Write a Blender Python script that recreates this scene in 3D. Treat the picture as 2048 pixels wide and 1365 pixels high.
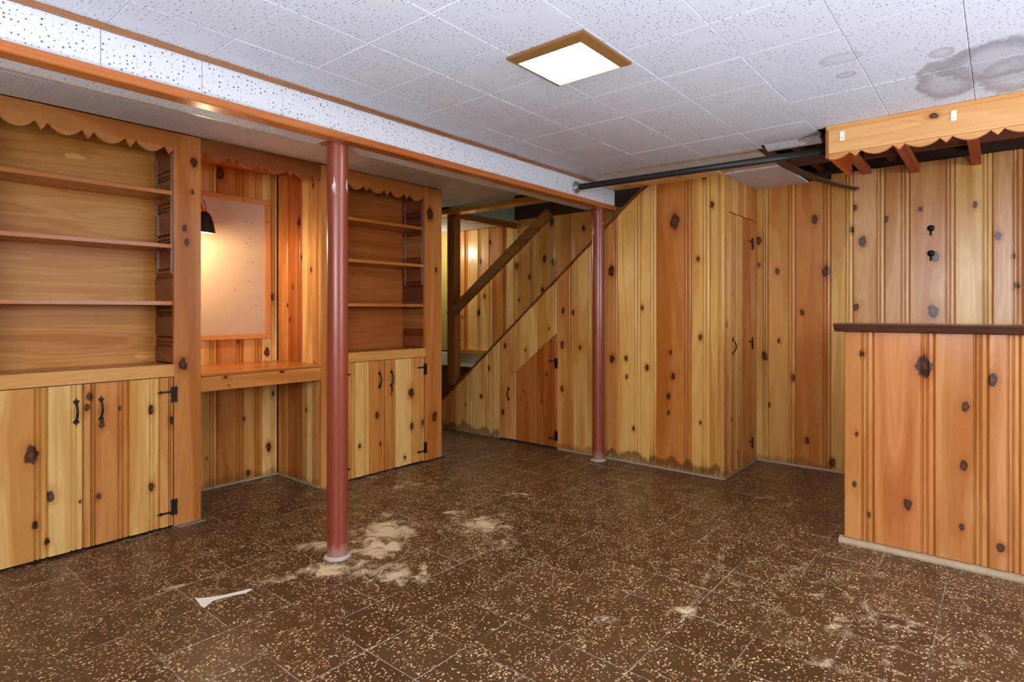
import bpy, math, random
random.seed(7)
SC = bpy.context.scene
for o in list(bpy.data.objects):
    bpy.data.objects.remove(o)
COL = SC.collection

# ------------------------------------------------------------------ camera
FPX, CX, HOR = 1173.2166, 1024.0, 622.6           # focal length / centre / horizon in 2048x1365 pixels
TH = math.atan((2002.0 - CX) / FPX)                # heading of the camera from +X
HC = 1.06
cam_d = bpy.data.cameras.new('camera')
cam = bpy.data.objects.new('camera', cam_d)
COL.objects.link(cam)
cam.location = (0, 0, HC)
cam.rotation_euler = (math.pi / 2, 0, TH - math.pi / 2)
cam_d.sensor_fit = 'HORIZONTAL'
cam_d.sensor_width = 36
cam_d.lens = FPX / 2048 * 36
cam_d.shift_y = -(682.5 - HOR) / 2048
cam_d.clip_start = 0.02
SC.camera = cam

# ------------------------------------------------------------------ light levels and exposure
SC.view_settings.view_transform = 'Standard'
SC.view_settings.look = 'None'
SC.view_settings.gamma = 1
SC.view_settings.exposure = 0.35
SC.view_settings.use_curve_mapping = False
W = bpy.data.worlds.new('world')
SC.world = W
W.use_nodes = True
W.node_tree.nodes['Background'].inputs[0].default_value = (0.6, 0.7, 0.9, 1)
W.node_tree.nodes['Background'].inputs[1].default_value = 0.15
PANEL_LIGHT = 38.0        # ceiling fixture diffuser
ADDED_WINDOW_SIDE = 10.5        # added daylight, unseen window in the side wall
ADDED_WINDOW_REAR = 13.0        # added daylight, unseen window in the rear wall
LAMP_W = 11.5             # desk lamp
PASSAGE_W = 13.0          # lamp in the passage behind the bookcases
FILL_UPLIGHT_W = 92.0         # each of the added fill uplighters on the floor out of view
STAIR_W = 2.0             # light coming down the stairwell
SC.cycles.max_bounces = 5
SC.cycles.diffuse_bounces = 3
SC.cycles.glossy_bounces = 2
SC.cycles.caustics_reflective = False
SC.cycles.caustics_refractive = False
SC.cycles.use_adaptive_sampling = True
SC.cycles.adaptive_threshold = 0.07
SC.cycles.adaptive_min_samples = 16
SC.cycles.sample_clamp_indirect = 8
SC.cycles.use_denoising = True

# ------------------------------------------------------------------ helpers
def lin(c):
    out = []
    for v in c[:3]:
        v = v / 255.0
        out.append(v / 12.92 if v <= 0.04045 else ((v + 0.055) / 1.055) ** 2.4)
    return (*out, 1.0)

CT, ST = math.cos(TH), math.sin(TH)
def project(x, y, z):
    d = x * CT + y * ST
    if d < 0.05:
        return None
    return CX + FPX * (x * ST - y * CT) / d, HOR - FPX * (z - HC) / d
def unproject(ax, c, u, v):
    a = (u - CX) / FPX
    r = (CT + a * ST, ST - a * CT, (HOR - v) / FPX)
    o = (0, 0, HC)
    t = (c - o[ax]) / r[ax]
    return [o[k] + r[k] * t for k in range(3)]

WO = {}
def empty(name, loc, label=None, cat=None, group=None, kind=None):
    o = bpy.data.objects.new(name, None)
    COL.objects.link(o)
    o.location = loc
    o.empty_display_size = 0.1
    WO[o.name] = tuple(loc)
    return tag(o, label, cat, group, kind)
def tag(o, label=None, cat=None, group=None, kind=None):
    if label: o['label'] = label
    if cat: o['category'] = cat
    if group: o['group'] = group
    if kind: o['kind'] = kind
    return o
def obj(name, verts, faces, mat, parent=None, origin=None, color=None, smooth=False):
    """mesh from world coordinates, origin at the base centre unless given"""
    if origin is None:
        lo = [min(v[k] for v in verts) for k in range(3)]
        hi = [max(v[k] for v in verts) for k in range(3)]
        origin = ((lo[0] + hi[0]) / 2, (lo[1] + hi[1]) / 2, lo[2])
    me = bpy.data.meshes.new(name)
    me.from_pydata([(v[0] - origin[0], v[1] - origin[1], v[2] - origin[2]) for v in verts], [], faces)
    me.update()
    if smooth:
        me.polygons.foreach_set('use_smooth', [True] * len(me.polygons))
    me.materials.append(mat)
    return place(name, me, origin, parent, color)
def place(name, me, origin, parent=None, color=None):
    o = bpy.data.objects.new(name, me)
    COL.objects.link(o)
    WO[o.name] = tuple(origin)
    if parent is not None:
        p = WO[parent.name]
        o.parent = parent
        o.location = (origin[0] - p[0], origin[1] - p[1], origin[2] - p[2])
    else:
        o.location = origin
    if color:
        o.color = color
    return o
BOXF = [(0, 3, 2, 1), (4, 5, 6, 7), (0, 1, 5, 4), (1, 2, 6, 5), (2, 3, 7, 6), (3, 0, 4, 7)]
def box(name, x0, x1, y0, y1, z0, z1, mat, parent=None, color=None, bev=0.0):
    if bev <= 0:
        v = [(x0, y0, z0), (x1, y0, z0), (x1, y1, z0), (x0, y1, z0), (x0, y0, z1), (x1, y0, z1), (x1, y1, z1), (x0, y1, z1)]
        return obj(name, v, BOXF, mat, parent, None, color)
    b = bev
    v = []
    for z, i in ((z0, b), (z0 + b, 0), (z1 - b, 0), (z1, b)):
        v += [(x0 + i, y0 + i, z), (x1 - i, y0 + i, z), (x1 - i, y1 - i, z), (x0 + i, y1 - i, z)]
    f = [(0, 3, 2, 1), (12, 13, 14, 15)]
    for r in range(3):
        for k in range(4):
            k2 = (k + 1) % 4
            f.append((r * 4 + k, r * 4 + k2, r * 4 + 4 + k2, r * 4 + 4 + k))
    return obj(name, v, f, mat, parent, None, color)
def mapper(plane, c):
    """(s, z, d) -> world: s runs along the wall, d stands out of the face towards the room"""
    if plane == 'X':
        return lambda s, z, d: (c - d, s, z)
    if plane == 'Y':
        return lambda s, z, d: (s, c - d, z)
    return lambda s, z, d: (s, z, c - d)          # 'Z': hangs under a ceiling
def prism_data(poly, m, d0, d1):
    n = len(poly)
    v = [m(s, z, d0) for s, z in poly] + [m(s, z, d1) for s, z in poly]
    f = [tuple(range(n)), tuple(range(2 * n - 1, n - 1, -1))]
    for k in range(n):
        k2 = (k + 1) % n
        f.append((k, k + n, k2 + n, k2))
    return v, f
def prism(name, poly, m, d0, d1, mat, parent=None, color=None):
    v, f = prism_data(poly, m, d0, d1)
    return obj(name, v, f, mat, parent, None, color)
def join(parts):
    V, F = [], []
    for v, f in parts:
        k = len(V)
        V += v
        F += [tuple(i + k for i in q) for q in f]
    return V, F
def sweep_data(path, r, n=10, cap=True, flat=1.0):
    """tube along a path (list of 3-tuples); r a number or one per point"""
    import mathutils
    P = [mathutils.Vector(p) for p in path]
    V, F = [], []
    up = None
    for i, p in enumerate(P):
        t = (P[min(i + 1, len(P) - 1)] - P[max(i - 1, 0)]).normalized()
        if up is None:
            up = mathutils.Vector((0, 0, 1)) if abs(t.z) < 0.9 else mathutils.Vector((1, 0, 0))
        a = t.cross(up).normalized()
        up = a.cross(t).normalized()
        rr = r[i] if isinstance(r, (list, tuple)) else r
        for k in range(n):
            q = 2 * math.pi * k / n
            V.append(tuple(p + a * math.cos(q) * rr * flat + up * math.sin(q) * rr))
    for i in range(len(P) - 1):
        for k in range(n):
            k2 = (k + 1) % n
            F.append((i * n + k, i * n + k2, (i + 1) * n + k2, (i + 1) * n + k))
    if cap:
        F.append(tuple(range(n - 1, -1, -1)))
        F.append(tuple(range((len(P) - 1) * n, len(P) * n)))
    return V, F
def lathe_data(prof, cx, cy, n=32, close=False):
    V, F = [], []
    for r, z in prof:
        for k in range(n):
            a = 2 * math.pi * k / n
            V.append((cx + r * math.cos(a), cy + r * math.sin(a), z))
    m = len(prof)
    for i in range(m - 1):
        for k in range(n):
            k2 = (k + 1) % n
            F.append((i * n + k, i * n + k2, (i + 1) * n + k2, (i + 1) * n + k))
    if close:
        F.append(tuple(range(n - 1, -1, -1)))
        F.append(tuple(range((m - 1) * n, m * n)))
    return V, F
def smooth_by_angle(o, deg=40):
    me = o.data
    me.polygons.foreach_set('use_smooth', [True] * len(me.polygons))
    try:
        me.set_sharp_from_angle(angle=math.radians(deg))
    except Exception:
        pass

# ------------------------------------------------------------------ node helper
class NT:
    def __init__(s, name):
        s.mat = bpy.data.materials.new(name)
        s.mat.use_nodes = True
        s.t = s.mat.node_tree
        s.n, s.l = s.t.nodes, s.t.links
        s.bsdf = s.n['Principled BSDF']
    def set(s, sock, v):
        if isinstance(v, bpy.types.NodeSocket):
            s.l.new(v, sock)
        elif v is not None:
            sock.default_value = v
    def math(s, op, a, b=None, c=None, clamp=False):
        m = s.n.new('ShaderNodeMath')
        m.operation = op
        m.use_clamp = clamp
        for i, v in enumerate((a, b, c)):
            s.set(m.inputs[i], v)
        return m.outputs[0]
    def vmath(s, op, a, b=None, out=0):
        m = s.n.new('ShaderNodeVectorMath')
        m.operation = op
        s.set(m.inputs[0], a)
        s.set(m.inputs[1], b)
        return m.outputs[out]
    def sep(s, v):
        m = s.n.new('ShaderNodeSeparateXYZ')
        s.set(m.inputs[0], v)
        return m.outputs
    def comb(s, x, y, z):
        m = s.n.new('ShaderNodeCombineXYZ')
        for i, v in enumerate((x, y, z)):
            s.set(m.inputs[i], v)
        return m.outputs[0]
    def noise(s, vec, scale=1.0, detail=2.0, rough=0.5, dist=0.0):
        m = s.n.new('ShaderNodeTexNoise')
        s.set(m.inputs['Vector'], vec)
        m.inputs['Scale'].default_value = scale
        m.inputs['Detail'].default_value = detail
        m.inputs['Roughness'].default_value = rough
        m.inputs['Distortion'].default_value = dist
        return m.outputs['Fac']
    def voro(s, vec, scale=1.0, rnd=1.0, dims='3D'):
        m = s.n.new('ShaderNodeTexVoronoi')
        m.voronoi_dimensions = dims
        s.set(m.inputs['Vector'], vec)
        m.inputs['Scale'].default_value = scale
        m.inputs['Randomness'].default_value = rnd
        return m.outputs['Distance'], m.outputs['Color']
    def step(s, x, a, b):
        m = s.n.new('ShaderNodeMapRange')
        m.interpolation_type = 'SMOOTHSTEP'
        s.set(m.inputs['Value'], x)
        m.inputs['From Min'].default_value = a
        m.inputs['From Max'].default_value = b
        return m.outputs[0]
    def mix(s, f, a, b, mode='MIX'):
        m = s.n.new('ShaderNodeMix')
        m.data_type = 'RGBA'
        m.blend_type = mode
        s.set(m.inputs[0], f)
        s.set(m.inputs[6], a)
        s.set(m.inputs[7], b)
        return m.outputs[2]
    def attr(s, name):
        m = s.n.new('ShaderNodeAttribute')
        m.attribute_type = 'OBJECT'
        m.attribute_name = name
        return m.outputs
    def coord(s, which='Object'):
        return s.n.new('ShaderNodeTexCoord').outputs[which]
    def pos(s):
        return s.n.new('ShaderNodeNewGeometry').outputs['Position']
    def oinfo(s):
        return s.n.new('ShaderNodeObjectInfo').outputs
    def bump(s, h, strength=0.3, dist=0.002):
        m = s.n.new('ShaderNodeBump')
        m.inputs['Strength'].default_value = strength
        m.inputs['Distance'].default_value = dist
        s.set(m.inputs['Height'], h)
        s.l.new(m.outputs[0], s.bsdf.inputs['Normal'])
    def out(s, color=None, rough=None, metal=None, spec=None, coat=None, coat_rough=None):
        b = s.bsdf.inputs
        for k, v in (('Base Color', color), ('Roughness', rough), ('Metallic', metal), ('Specular IOR Level', spec), ('Coat Weight', coat), ('Coat Roughness', coat_rough)):
            s.set(b[k], v)
        return s.mat

# ------------------------------------------------------------------ materials
NK = 5
MATAXIS = {}
KSQ = 0.62
def make_pine(name, axis, knots=True, ring=1.0, rough=0.27, stain=False, streak=0.95, spec=0.45):
    """varnished pine: grain along a local axis, base tone from the object's colour, knots from the object's own list"""
    t = NT(name)
    MATAXIS[name] = axis
    co = t.coord('Object')
    oi = t.oinfo()
    off = t.vmath('SCALE', t.comb(3.1, 7.7, 5.3), None)
    t.set(off.node.inputs['Scale'], t.math('MULTIPLY', oi['Random'], 9.0))
    def stretched(fa, fl):
        v = [fa, fa, fa]
        v[axis] = fl
        return t.vmath('ADD', t.vmath('MULTIPLY', co, tuple(v)), off)
    big = t.noise(stretched(9.0, 0.7), 1.0, 1.0, 0.5, 0.4)
    mid = t.noise(stretched(60.0, 1.6), 1.0, 2.0, 0.55)
    g = None
    if knots:
        sq = [1.0, 1.0, 1.0]
        sq[axis] = KSQ
        cs = t.vmath('MULTIPLY', co, tuple(sq))
        for i in range(NK):
            d = t.vmath('DISTANCE', cs, t.attr('k%d' % i)['Vector'], 1)
            gi = t.math('DIVIDE', t.attr('r%d' % i)['Fac'], d)
            g = gi if g is None else t.math('MAXIMUM', g, gi)
        wob = t.noise(co, 38.0, 1.0, 0.5)
        gw = t.math('MULTIPLY', g, t.math('MULTIPLY_ADD', wob, 1.1, 0.45))
    ph = t.math('MULTIPLY', big, 11.0)
    if knots:
        ph = t.math('MULTIPLY_ADD', t.step(g, 0.1, 1.0), 1.3, ph)
    ph = t.math('MULTIPLY_ADD', mid, 1.2, ph)
    rg = t.step(t.math('SINE', t.math('MULTIPLY', ph, 6.0)), -0.6, 1.0)
    base = oi['Color']
    dark = t.mix(1.0, base, (0.76, 0.58, 0.37, 1), 'MULTIPLY')
    f = t.math('MULTIPLY', t.step(big, 0.47, 0.66), streak)
    f = t.math('MULTIPLY_ADD', rg, 0.28 * ring, f)
    f = t.math('MULTIPLY_ADD', t.step(mid, 0.48, 0.75), 0.30, f, clamp=True)
    c = t.mix(f, base, dark)
    if knots:
        c = t.mix(t.math('MULTIPLY', t.step(g, 0.28, 0.9), 0.6), c, t.mix(1.0, base, (0.62, 0.38, 0.2, 1), 'MULTIPLY'))
        core = t.mix(t.step(gw, 1.6, 3.5), (0.034, 0.011, 0.005, 1), (0.12, 0.04, 0.017, 1))
        c = t.mix(t.math('MULTIPLY', t.step(gw, 0.85, 1.2), 0.95), c, core)
    if stain:
        p = t.pos()
        z = t.sep(p)[2]
        sa = t.attr('stain')['Fac']
        n1 = t.noise(t.vmath('MULTIPLY', p, (9.0, 9.0, 3.0)), 1.0, 3.0, 0.6)
        lim = t.math('MULTIPLY', t.math('MULTIPLY_ADD', n1, 0.22, -0.055), sa)
        dz = t.math('SUBTRACT', z, lim)
        edge = t.step(dz, 0.03, 0.0)
        pale = t.step(dz, -0.015, -0.055)
        c = t.mix(t.math('MULTIPLY', edge, t.math('MULTIPLY', sa, 0.7)), c, lin((70, 44, 24)))
        c = t.mix(t.math('MULTIPLY', pale, t.math('MULTIPLY', t.step(mid, 0.3, 0.6), t.math('MULTIPLY', sa, 0.75))), c, lin((176, 150, 118)))
    return t.out(c, t.math('MULTIPLY_ADD', mid, 0.16, rough - 0.08), 0.0, spec)

PX = make_pine('pine_grain_x', 0)
PY = make_pine('pine_grain_y', 1)
PZ = make_pine('pine_grain_z', 2)
PZS = make_pine('pine_wall_plank', 2, stain=True)
PLY = make_pine('plywood_grain_x', 0, knots=False, ring=1.7, rough=0.34, streak=0.6, spec=0.22)
RAWX = make_pine('rough_lumber_x', 0, knots=False, rough=0.75)
RAWY = make_pine('rough_lumber_y', 1, knots=False, rough=0.75)

def plain(name, rgb, rough=0.5, metal=0.0, coat=0.0, var=0.0, scale=20.0, spec=0.5):
    t = NT(name)
    c = lin(rgb)
    if var > 0:
        n = t.noise(t.coord('Object'), scale, 3.0)
        c = t.mix(t.math('MULTIPLY', n, var), c, tuple(x * 0.45 for x in c[:3]) + (1,))
    return t.out(c, rough, metal, spec, coat, 0.15)

BLACK = plain('black_wrought_iron', (22, 20, 20), 0.45, 0.3, var=0.3, scale=80)
STEEL = plain('zinc_steel', (190, 192, 200), 0.3, 0.9)
PIPE = plain('dark_pipe_steel', (66, 68, 70), 0.42, 0.6, var=0.5, scale=14)
CAPB = plain('dark_stained_moulding', (92, 58, 44), 0.3, 0.0, 0.5, 0.4, 12)
WHITEP = plain('white_plastic', (240, 242, 245), 0.4)
PALEG = plain('pale_green_paint', (176, 186, 158), 0.7, var=0.25, scale=3)
YELP = plain('yellow_paint', (178, 160, 88), 0.6, var=0.25, scale=4)
WCONC = plain('white_painted_concrete', (222, 218, 208), 0.7, var=0.2, scale=9)
DKB = plain('dark_brown_paint', (74, 44, 28), 0.5, var=0.3, scale=6)
GREYB = plain('grey_vinyl_base', (150, 140, 124), 0.5, var=0.5, scale=18)
PALESHOE = plain('weathered_shoe_moulding', (186, 164, 130), 0.6, var=0.6, scale=26)
HARDB = plain('tan_pinboard', (196, 168, 140), 0.65, var=0.15, scale=6)
DARKWOOD = plain('cavity_brown', (60, 36, 24), 0.8, var=0.4, scale=10)
CONC = plain('grey_slab', (90, 84, 76), 0.8, var=0.3, scale=5)
TACK = plain('dark_pin_hole', (40, 36, 40), 0.6)
ADHES = plain('cream_adhesive', (232, 228, 218), 0.6, var=0.12, scale=60)

def make_tile_white(name, holes=1.0, rgb=(226, 229, 236), stains=False, hole_scale=68.0, hole_r=0.24):
    t = NT(name)
    p = t.pos()
    q3 = t.sep(p)
    flat = t.comb(q3[0], t.math('ADD', q3[1], q3[2]), 0.0)
    d, col = t.voro(flat, hole_scale, 0.85, '2D')
    rv = t.sep(col)[0]
    gate = t.noise(p, 9.0, 1.0)
    r = t.math('MULTIPLY', t.math('MULTIPLY_ADD', t.math('POWER', rv, 1.6), 0.7, 0.3), hole_r)
    r = t.math('MULTIPLY', r, t.step(gate, 0.30, 0.40))
    h = t.math('SUBTRACT', r, d)
    hm = t.step(h, -0.015, 0.03)
    c = t.mix(t.math('MULTIPLY', hm, 0.85 * holes), lin(rgb), lin((52, 54, 62)))
    if stains:
        n = t.noise(p, 9.0, 3.0, 0.6)
        sx, sy, sz = t.sep(p)[0:3]
        tot = None
        for (u, v, ru, rv_, amt) in STAINS:
            q = unproject(2, 1.94, u, v)
            dx = t.math('DIVIDE', t.math('SUBTRACT', sx, q[0]), ru)
            dy = t.math('DIVIDE', t.math('SUBTRACT', sy, q[1]), rv_)
            dd = t.math('SQRT', t.math('ADD', t.math('MULTIPLY', dx, dx), t.math('MULTIPLY', dy, dy)))
            dd = t.math('ADD', dd, t.math('MULTIPLY_ADD', n, 0.9, -0.45))
            rim = t.math('MULTIPLY', t.step(dd, 1.05, 0.85), t.math('MULTIPLY_ADD', t.step(dd, 0.35, 0.85), 0.55, 0.45))
            m = t.math('MULTIPLY', rim, amt)
            tot = m if tot is None else t.math('MAXIMUM', tot, m)
        c = t.mix(tot, c, lin((110, 100, 108)))
    return t.out(c, 0.55, 0.0, 0.35)
STAINS = [(1890, 165, .24, .10, .55), (1990, 122, .20, .17, .6), (1692, 150, .035, .035, .4), (1885, 105, .05, .04, .4), (1680, 118, .05, .07, .25), (2035, 150, .22, .12, .5), (1600, 270, .12, .2, .12)]
CTILE = make_tile_white('perforated_ceiling_tile', 0.85, (218, 225, 239), stains=True, hole_scale=62, hole_r=0.20)
BTILE = make_tile_white('perforated_beam_tile', 1.0, (214, 220, 228), hole_scale=60, hole_r=0.21)

# floor tile grid
FX0, FPX_, FY0, FPY_ = 0.471, 0.2147, 0.616, 0.2256
SCUFFS = [(775, 1062, .13, .06, 1.0), (760, 1098, .12, .05, .9), (720, 1070, .10, .05, .55), (640, 1095, .10, .03, .7), (665, 1140, .11, .035, .8), (715, 1130, .08, .05, .6),
          (795, 1150, .12, .05, .6), (905, 1025, .06, .015, .7), (960, 1050, .18, .08, .5), (985, 1090, .10, .04, .5), (770, 1030, .05, .03, .7), (1375, 1226, .05, .02, .6),
          (1640, 1325, .05, .012, .45), (1840, 1250, .05, .012, .45), (1210, 1240, .04, .010, .4), (1685, 1265, .06, .03, .4), (1040, 990, .08, .015, .45), (360, 1176, .04, .012, .5), (560, 1160, .10, .02, .55),
          (1560, 1000, .12, .05, .2), (820, 970, .2, .06, .35), (1690, 1215, .3, .2, .16), (1450, 1150, .25, .12, .15), (730, 950, .25, .07, .3)]
def make_floor_mat(name, scuffs):
    t = NT(name)
    p = t.pos()
    sx, sy, sz = t.sep(p)[0:3]
    gx = t.math('DIVIDE', t.math('SUBTRACT', sx, FX0), FPX_)
    gy = t.math('DIVIDE', t.math('SUBTRACT', sy, FY0), FPY_)
    wn = t.n.new('ShaderNodeTexWhiteNoise')
    t.set(wn.inputs['Vector'], t.comb(t.math('FLOOR', gx), t.math('FLOOR', gy), 3.0))
    cell = wn.outputs['Value']
    n1 = t.noise(p, 3.0, 3.0, 0.6)
    n2 = t.noise(p, 26.0, 3.0, 0.65)
    c = t.mix(t.math('MULTIPLY_ADD', cell, 0.6, 0.1), lin((70, 47, 27)), lin((98, 72, 46)))
    c = t.mix(t.math('MULTIPLY', t.step(n2, 0.4, 0.75), 0.45), c, lin((58, 34, 20)))
    jit = t.vmath('SCALE', t.comb(t.noise(p, 70.0, 0.0), n2, 0.0), None)
    jit.node.inputs['Scale'].default_value = 0.012
    flat = t.vmath('ADD', p, jit)
    cluster = t.step(t.noise(p, 11.0, 1.0), 0.36, 0.62)
    for sc, keep, rr in ((160.0, 0.20, 0.42), (88.0, 0.14, 0.36)):
        d, col = t.voro(flat, sc, 1.0, '2D')
        r, g, b = t.sep(col)[0:3]
        on = t.math('LESS_THAN', r, t.math('MULTIPLY_ADD', cluster, keep, keep * 0.4))
        chip = t.math('MULTIPLY', on, t.step(d, rr, rr * 0.7))
        cc = t.mix(t.step(g, 0.66, 0.7), lin((236, 212, 160)), lin((196, 134, 98)))
        cc = t.mix(t.math('MULTIPLY', b, 0.45), cc, lin((122, 90, 58)))
        c = t.mix(t.math('MULTIPLY', chip, 0.95), c, cc)
    # worn, whitened joints
    fx = t.math('ABSOLUTE', t.math('SUBTRACT', t.math('FRACT', gx), 0.5))
    fy = t.math('ABSOLUTE', t.math('SUBTRACT', t.math('FRACT', gy), 0.5))
    e = t.math('MULTIPLY_ADD', n2, 0.013, t.math('MAXIMUM', fx, fy))
    jm = t.math('MULTIPLY', t.step(e, 0.4955, 0.504), t.step(n1, 0.40, 0.60))
    c = t.mix(t.math('MULTIPLY', jm, 0.62), c, lin((196, 186, 170)))
    rough = t.math('MULTIPLY_ADD', n1, 0.25, 0.22)
    if scuffs:
        tot = None
        for (u, v, ru, rv_, amt) in scuffs:
            q = unproject(2, 0.0, u, v)
            e1 = t.math('MULTIPLY_ADD', sx, math.sin(TH) / ru, -(q[0] * math.sin(TH) - q[1] * math.cos(TH)) / ru)
            e1 = t.math('MULTIPLY_ADD', sy, -math.cos(TH) / ru, e1)
            rw = max(rv_ * 2.0, 0.03)
            e2 = t.math('MULTIPLY_ADD', sx, math.cos(TH) / rw, -(q[0] * math.cos(TH) + q[1] * math.sin(TH)) / rw)
            e2 = t.math('MULTIPLY_ADD', sy, math.sin(TH) / rw, e2)
            dd = t.math('MULTIPLY_ADD', e1, e1, t.math('MULTIPLY', e2, e2))
            m = t.math('MULTIPLY_ADD', dd, -0.55 * amt, amt)
            tot = m if tot is None else t.math('MAXIMUM', tot, m)
        ns = t.noise(t.vmath('MULTIPLY', p, (1.0, 1.0, 1.0)), 13.0, 5.0, 0.7, 0.6)
        sm = t.step(t.math('ADD', t.math('MAXIMUM', tot, -1.0), t.math('MULTIPLY_ADD', ns, 3.2, -1.78)), 0.0, 0.8)
        sm = t.math('MULTIPLY', sm, t.step(tot, -0.45, 0.3))
        c = t.mix(t.math('MULTIPLY', sm, 0.82), c, lin((226, 206, 168)))
        rough = t.math('MULTIPLY_ADD', sm, 0.3, rough)
    return t.out(c, rough, 0.0, 0.5)
FLOORM = make_floor_mat('speckled_brown_floor_tile', [])
SCUFF_GROUPS = []
for sc_ in SCUFFS:
    q = unproject(2, 0.0, sc_[0], sc_[1])
    for g_ in SCUFF_GROUPS:
        if any(math.hypot(q[0] - w_[0], q[1] - w_[1]) < 0.5 for w_ in g_['pts']):
            g_['pts'].append(q)
            g_['items'].append(sc_)
            break
    else:
        SCUFF_GROUPS.append({'pts': [q], 'items': [sc_]})
for i_, g_ in enumerate(SCUFF_GROUPS):
    g_['mat'] = make_floor_mat('scuffed_floor_tile_%d' % i_, g_['items'])
def floor_material(x, y):
    best, bm = 9.0, FLOORM
    for g_ in SCUFF_GROUPS:
        for q, it in zip(g_['pts'], g_['items']):
            d = math.hypot(q[0] - x, q[1] - y) - max(it[2], it[3] * 2.0) * 1.6 - 0.16
            if d < min(best, 0.0):
                best, bm = d, g_['mat']
    return bm

def make_column_mat():
    t = NT('red_oxide_column_paint')
    p = t.pos()
    z = t.sep(p)[2]
    n = t.noise(p, 55.0, 3.0, 0.6)
    n2 = t.noise(t.vmath('MULTIPLY', p, (30, 30, 8)), 1.0, 3.0, 0.6)
    c = t.mix(t.math('MULTIPLY', n, 0.5), lin((142, 64, 42)), lin((116, 50, 36)))
    rust = t.step(t.math('ADD', z, t.math('MULTIPLY', n2, 0.09)), 0.12, 0.07)
    c = t.mix(t.math('MULTIPLY', rust, 0.75), c, lin((170, 130, 120)))
    chip = t.math('MULTIPLY', t.step(n2, 0.59, 0.62), t.math('MULTIPLY', t.step(z, 1.55, 1.6), t.step(z, 1.72, 1.68)))
    c = t.mix(t.math('MULTIPLY', chip, 0.9), c, lin((225, 215, 215)))
    t.bump(n, 0.35, 0.0025)
    return t.out(c, 0.34, 0.0, 0.6, 0.25, 0.2)
COLM = make_column_mat()

def emitter(name, rgb, strength):
    t = NT(name)
    e = t.n.new('ShaderNodeEmission')
    e.inputs[0].default_value = rgb
    e.inputs[1].default_value = strength
    t.l.new(e.outputs[0], t.n['Material Output'].inputs['Surface'])
    return t.mat
PANEL = emitter('lit_diffuser', (1.0, 0.86, 0.62, 1), PANEL_LIGHT)
DAY1 = emitter('added_daylight_pane_side', (0.80, 0.88, 1.0, 1), ADDED_WINDOW_SIDE)
DAY2 = emitter('added_daylight_pane_rear', (0.84, 0.90, 1.0, 1), ADDED_WINDOW_REAR)
BULB = emitter('lit_bulb', (1.0, 0.80, 0.45, 1), 14.0)
BRASSF = plain('antique_bronze_frame', (150, 108, 60), 0.4, 0.3, 0.2, 0.3, 30)

# ------------------------------------------------------------------ plank builder
LIGHT = [(230, 188, 112), (224, 180, 104), (234, 194, 122), (220, 174, 98)]
ORANGE = [(204, 136, 66), (198, 130, 62), (210, 144, 74)]
MIDT = [(216, 158, 86), (210, 152, 82), (220, 164, 94)]
BROWN = (182, 108, 50)
TONE = {'L': LIGHT, 'O': ORANGE, 'M': MIDT, 'B': [BROWN], 'P': [(218, 168, 112), (212, 160, 104)]}
def tone(k):
    c = random.choice(TONE[k]) if isinstance(k, str) else k
    j = random.uniform(-5, 5)
    return lin(tuple(max(0, min(255, v + j)) for v in c))

KNOTS = {}
def add_knots(key, ax, c, items):
    for u, v, r in items:
        q = unproject(ax, c, u, v)
        dep = q[0] * CT + q[1] * ST
        KNOTS.setdefault(key, []).append((q, r * dep / FPX))
def profile(w):
    if w < 0.035:
        return [(0, .005), (.003, 0), (w - .003, 0), (w, .005)]
    rw = min(0.048, w * 0.42)
    k = rw / 0.048
    r = w - rw
    return [(0, .009), (.004, .001), (.007, 0), (r, 0), (r + .003 * k, .010), (r + .007 * k, .010), (r + .010 * k, .003), (r + .014 * k, .001), (r + .018 * k, .003), (r + .021 * k, .010), (r + .024 * k, .010),
            (r + .027 * k, .003), (r + .032 * k, .0008), (r + .040 * k, .0016), (r + .045 * k, .006), (w, .011)]
def plank(plane, c, a, b, z0, z1, col, parent=None, key=None, mat=None, name='plank', thick=0.018, stain=None, auto=True, prof=None):
    """one vertical board; a/b are its edges as seen from left to right; z0/z1 numbers or functions of the across coordinate"""
    w = abs(b - a)
    sg = 1 if b > a else -1
    pr = (prof or profile)(w)
    f0 = z0 if callable(z0) else (lambda s: z0)
    f1 = z1 if callable(z1) else (lambda s: z1)
    pts = pr + [(w, thick), (0, thick)]
    n = len(pts)
    mp = mapper(plane, c)
    V = []
    for fz in (f0, f1):
        for s, d in pts:
            ac = a + sg * s
            V.append(mp(ac, fz(ac), -d))
    F = [tuple(range(n - 1, -1, -1)), tuple(range(n, 2 * n))]
    for k in range(n):
        k2 = (k + 1) % n
        F.append((k, k2, k2 + n, k + n))
    if (plane == 'X') == (sg > 0):
        F = [tuple(reversed(f)) for f in F]
    m = (a + b) / 2
    zb = min(f0(a), f0(b))
    org = mp(m, zb, 0)
    o = obj(name, V, F, mat or PZ, parent, org, tone(col))
    ks = []
    for q, r in KNOTS.get(key, []):
        ac = q[1] if plane == 'X' else q[0]
        if min(a, b) - r * 0.5 <= ac <= max(a, b) + r * 0.5 and f0(m) - .02 < q[2] < f1(m) + .02:
            ks.append(((q[0] - org[0], q[1] - org[1], q[2] - org[2]), r))
    if auto:
        zt = f1(m) - zb
        target = 2 if not ks else len(ks)
        if zt < 0.6: target = min(target, 1) if not ks else len(ks)
        tries = 0
        while len(ks) < min(target, NK) and tries < 10:
            tries += 1
            s = random.uniform(0.15, 0.7) * w
            zz = random.uniform(0.06, 0.94) * zt
            q = mp(a + sg * s, zb + zz, 0)
            if random.random() < 0.75:
                ks.append(((q[0] - org[0], q[1] - org[1], q[2] - org[2]), random.uniform(0.006, 0.016)))
    knot_props(o, ks)
    if stain is not None:
        o['stain'] = float(stain)
    return o
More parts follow.
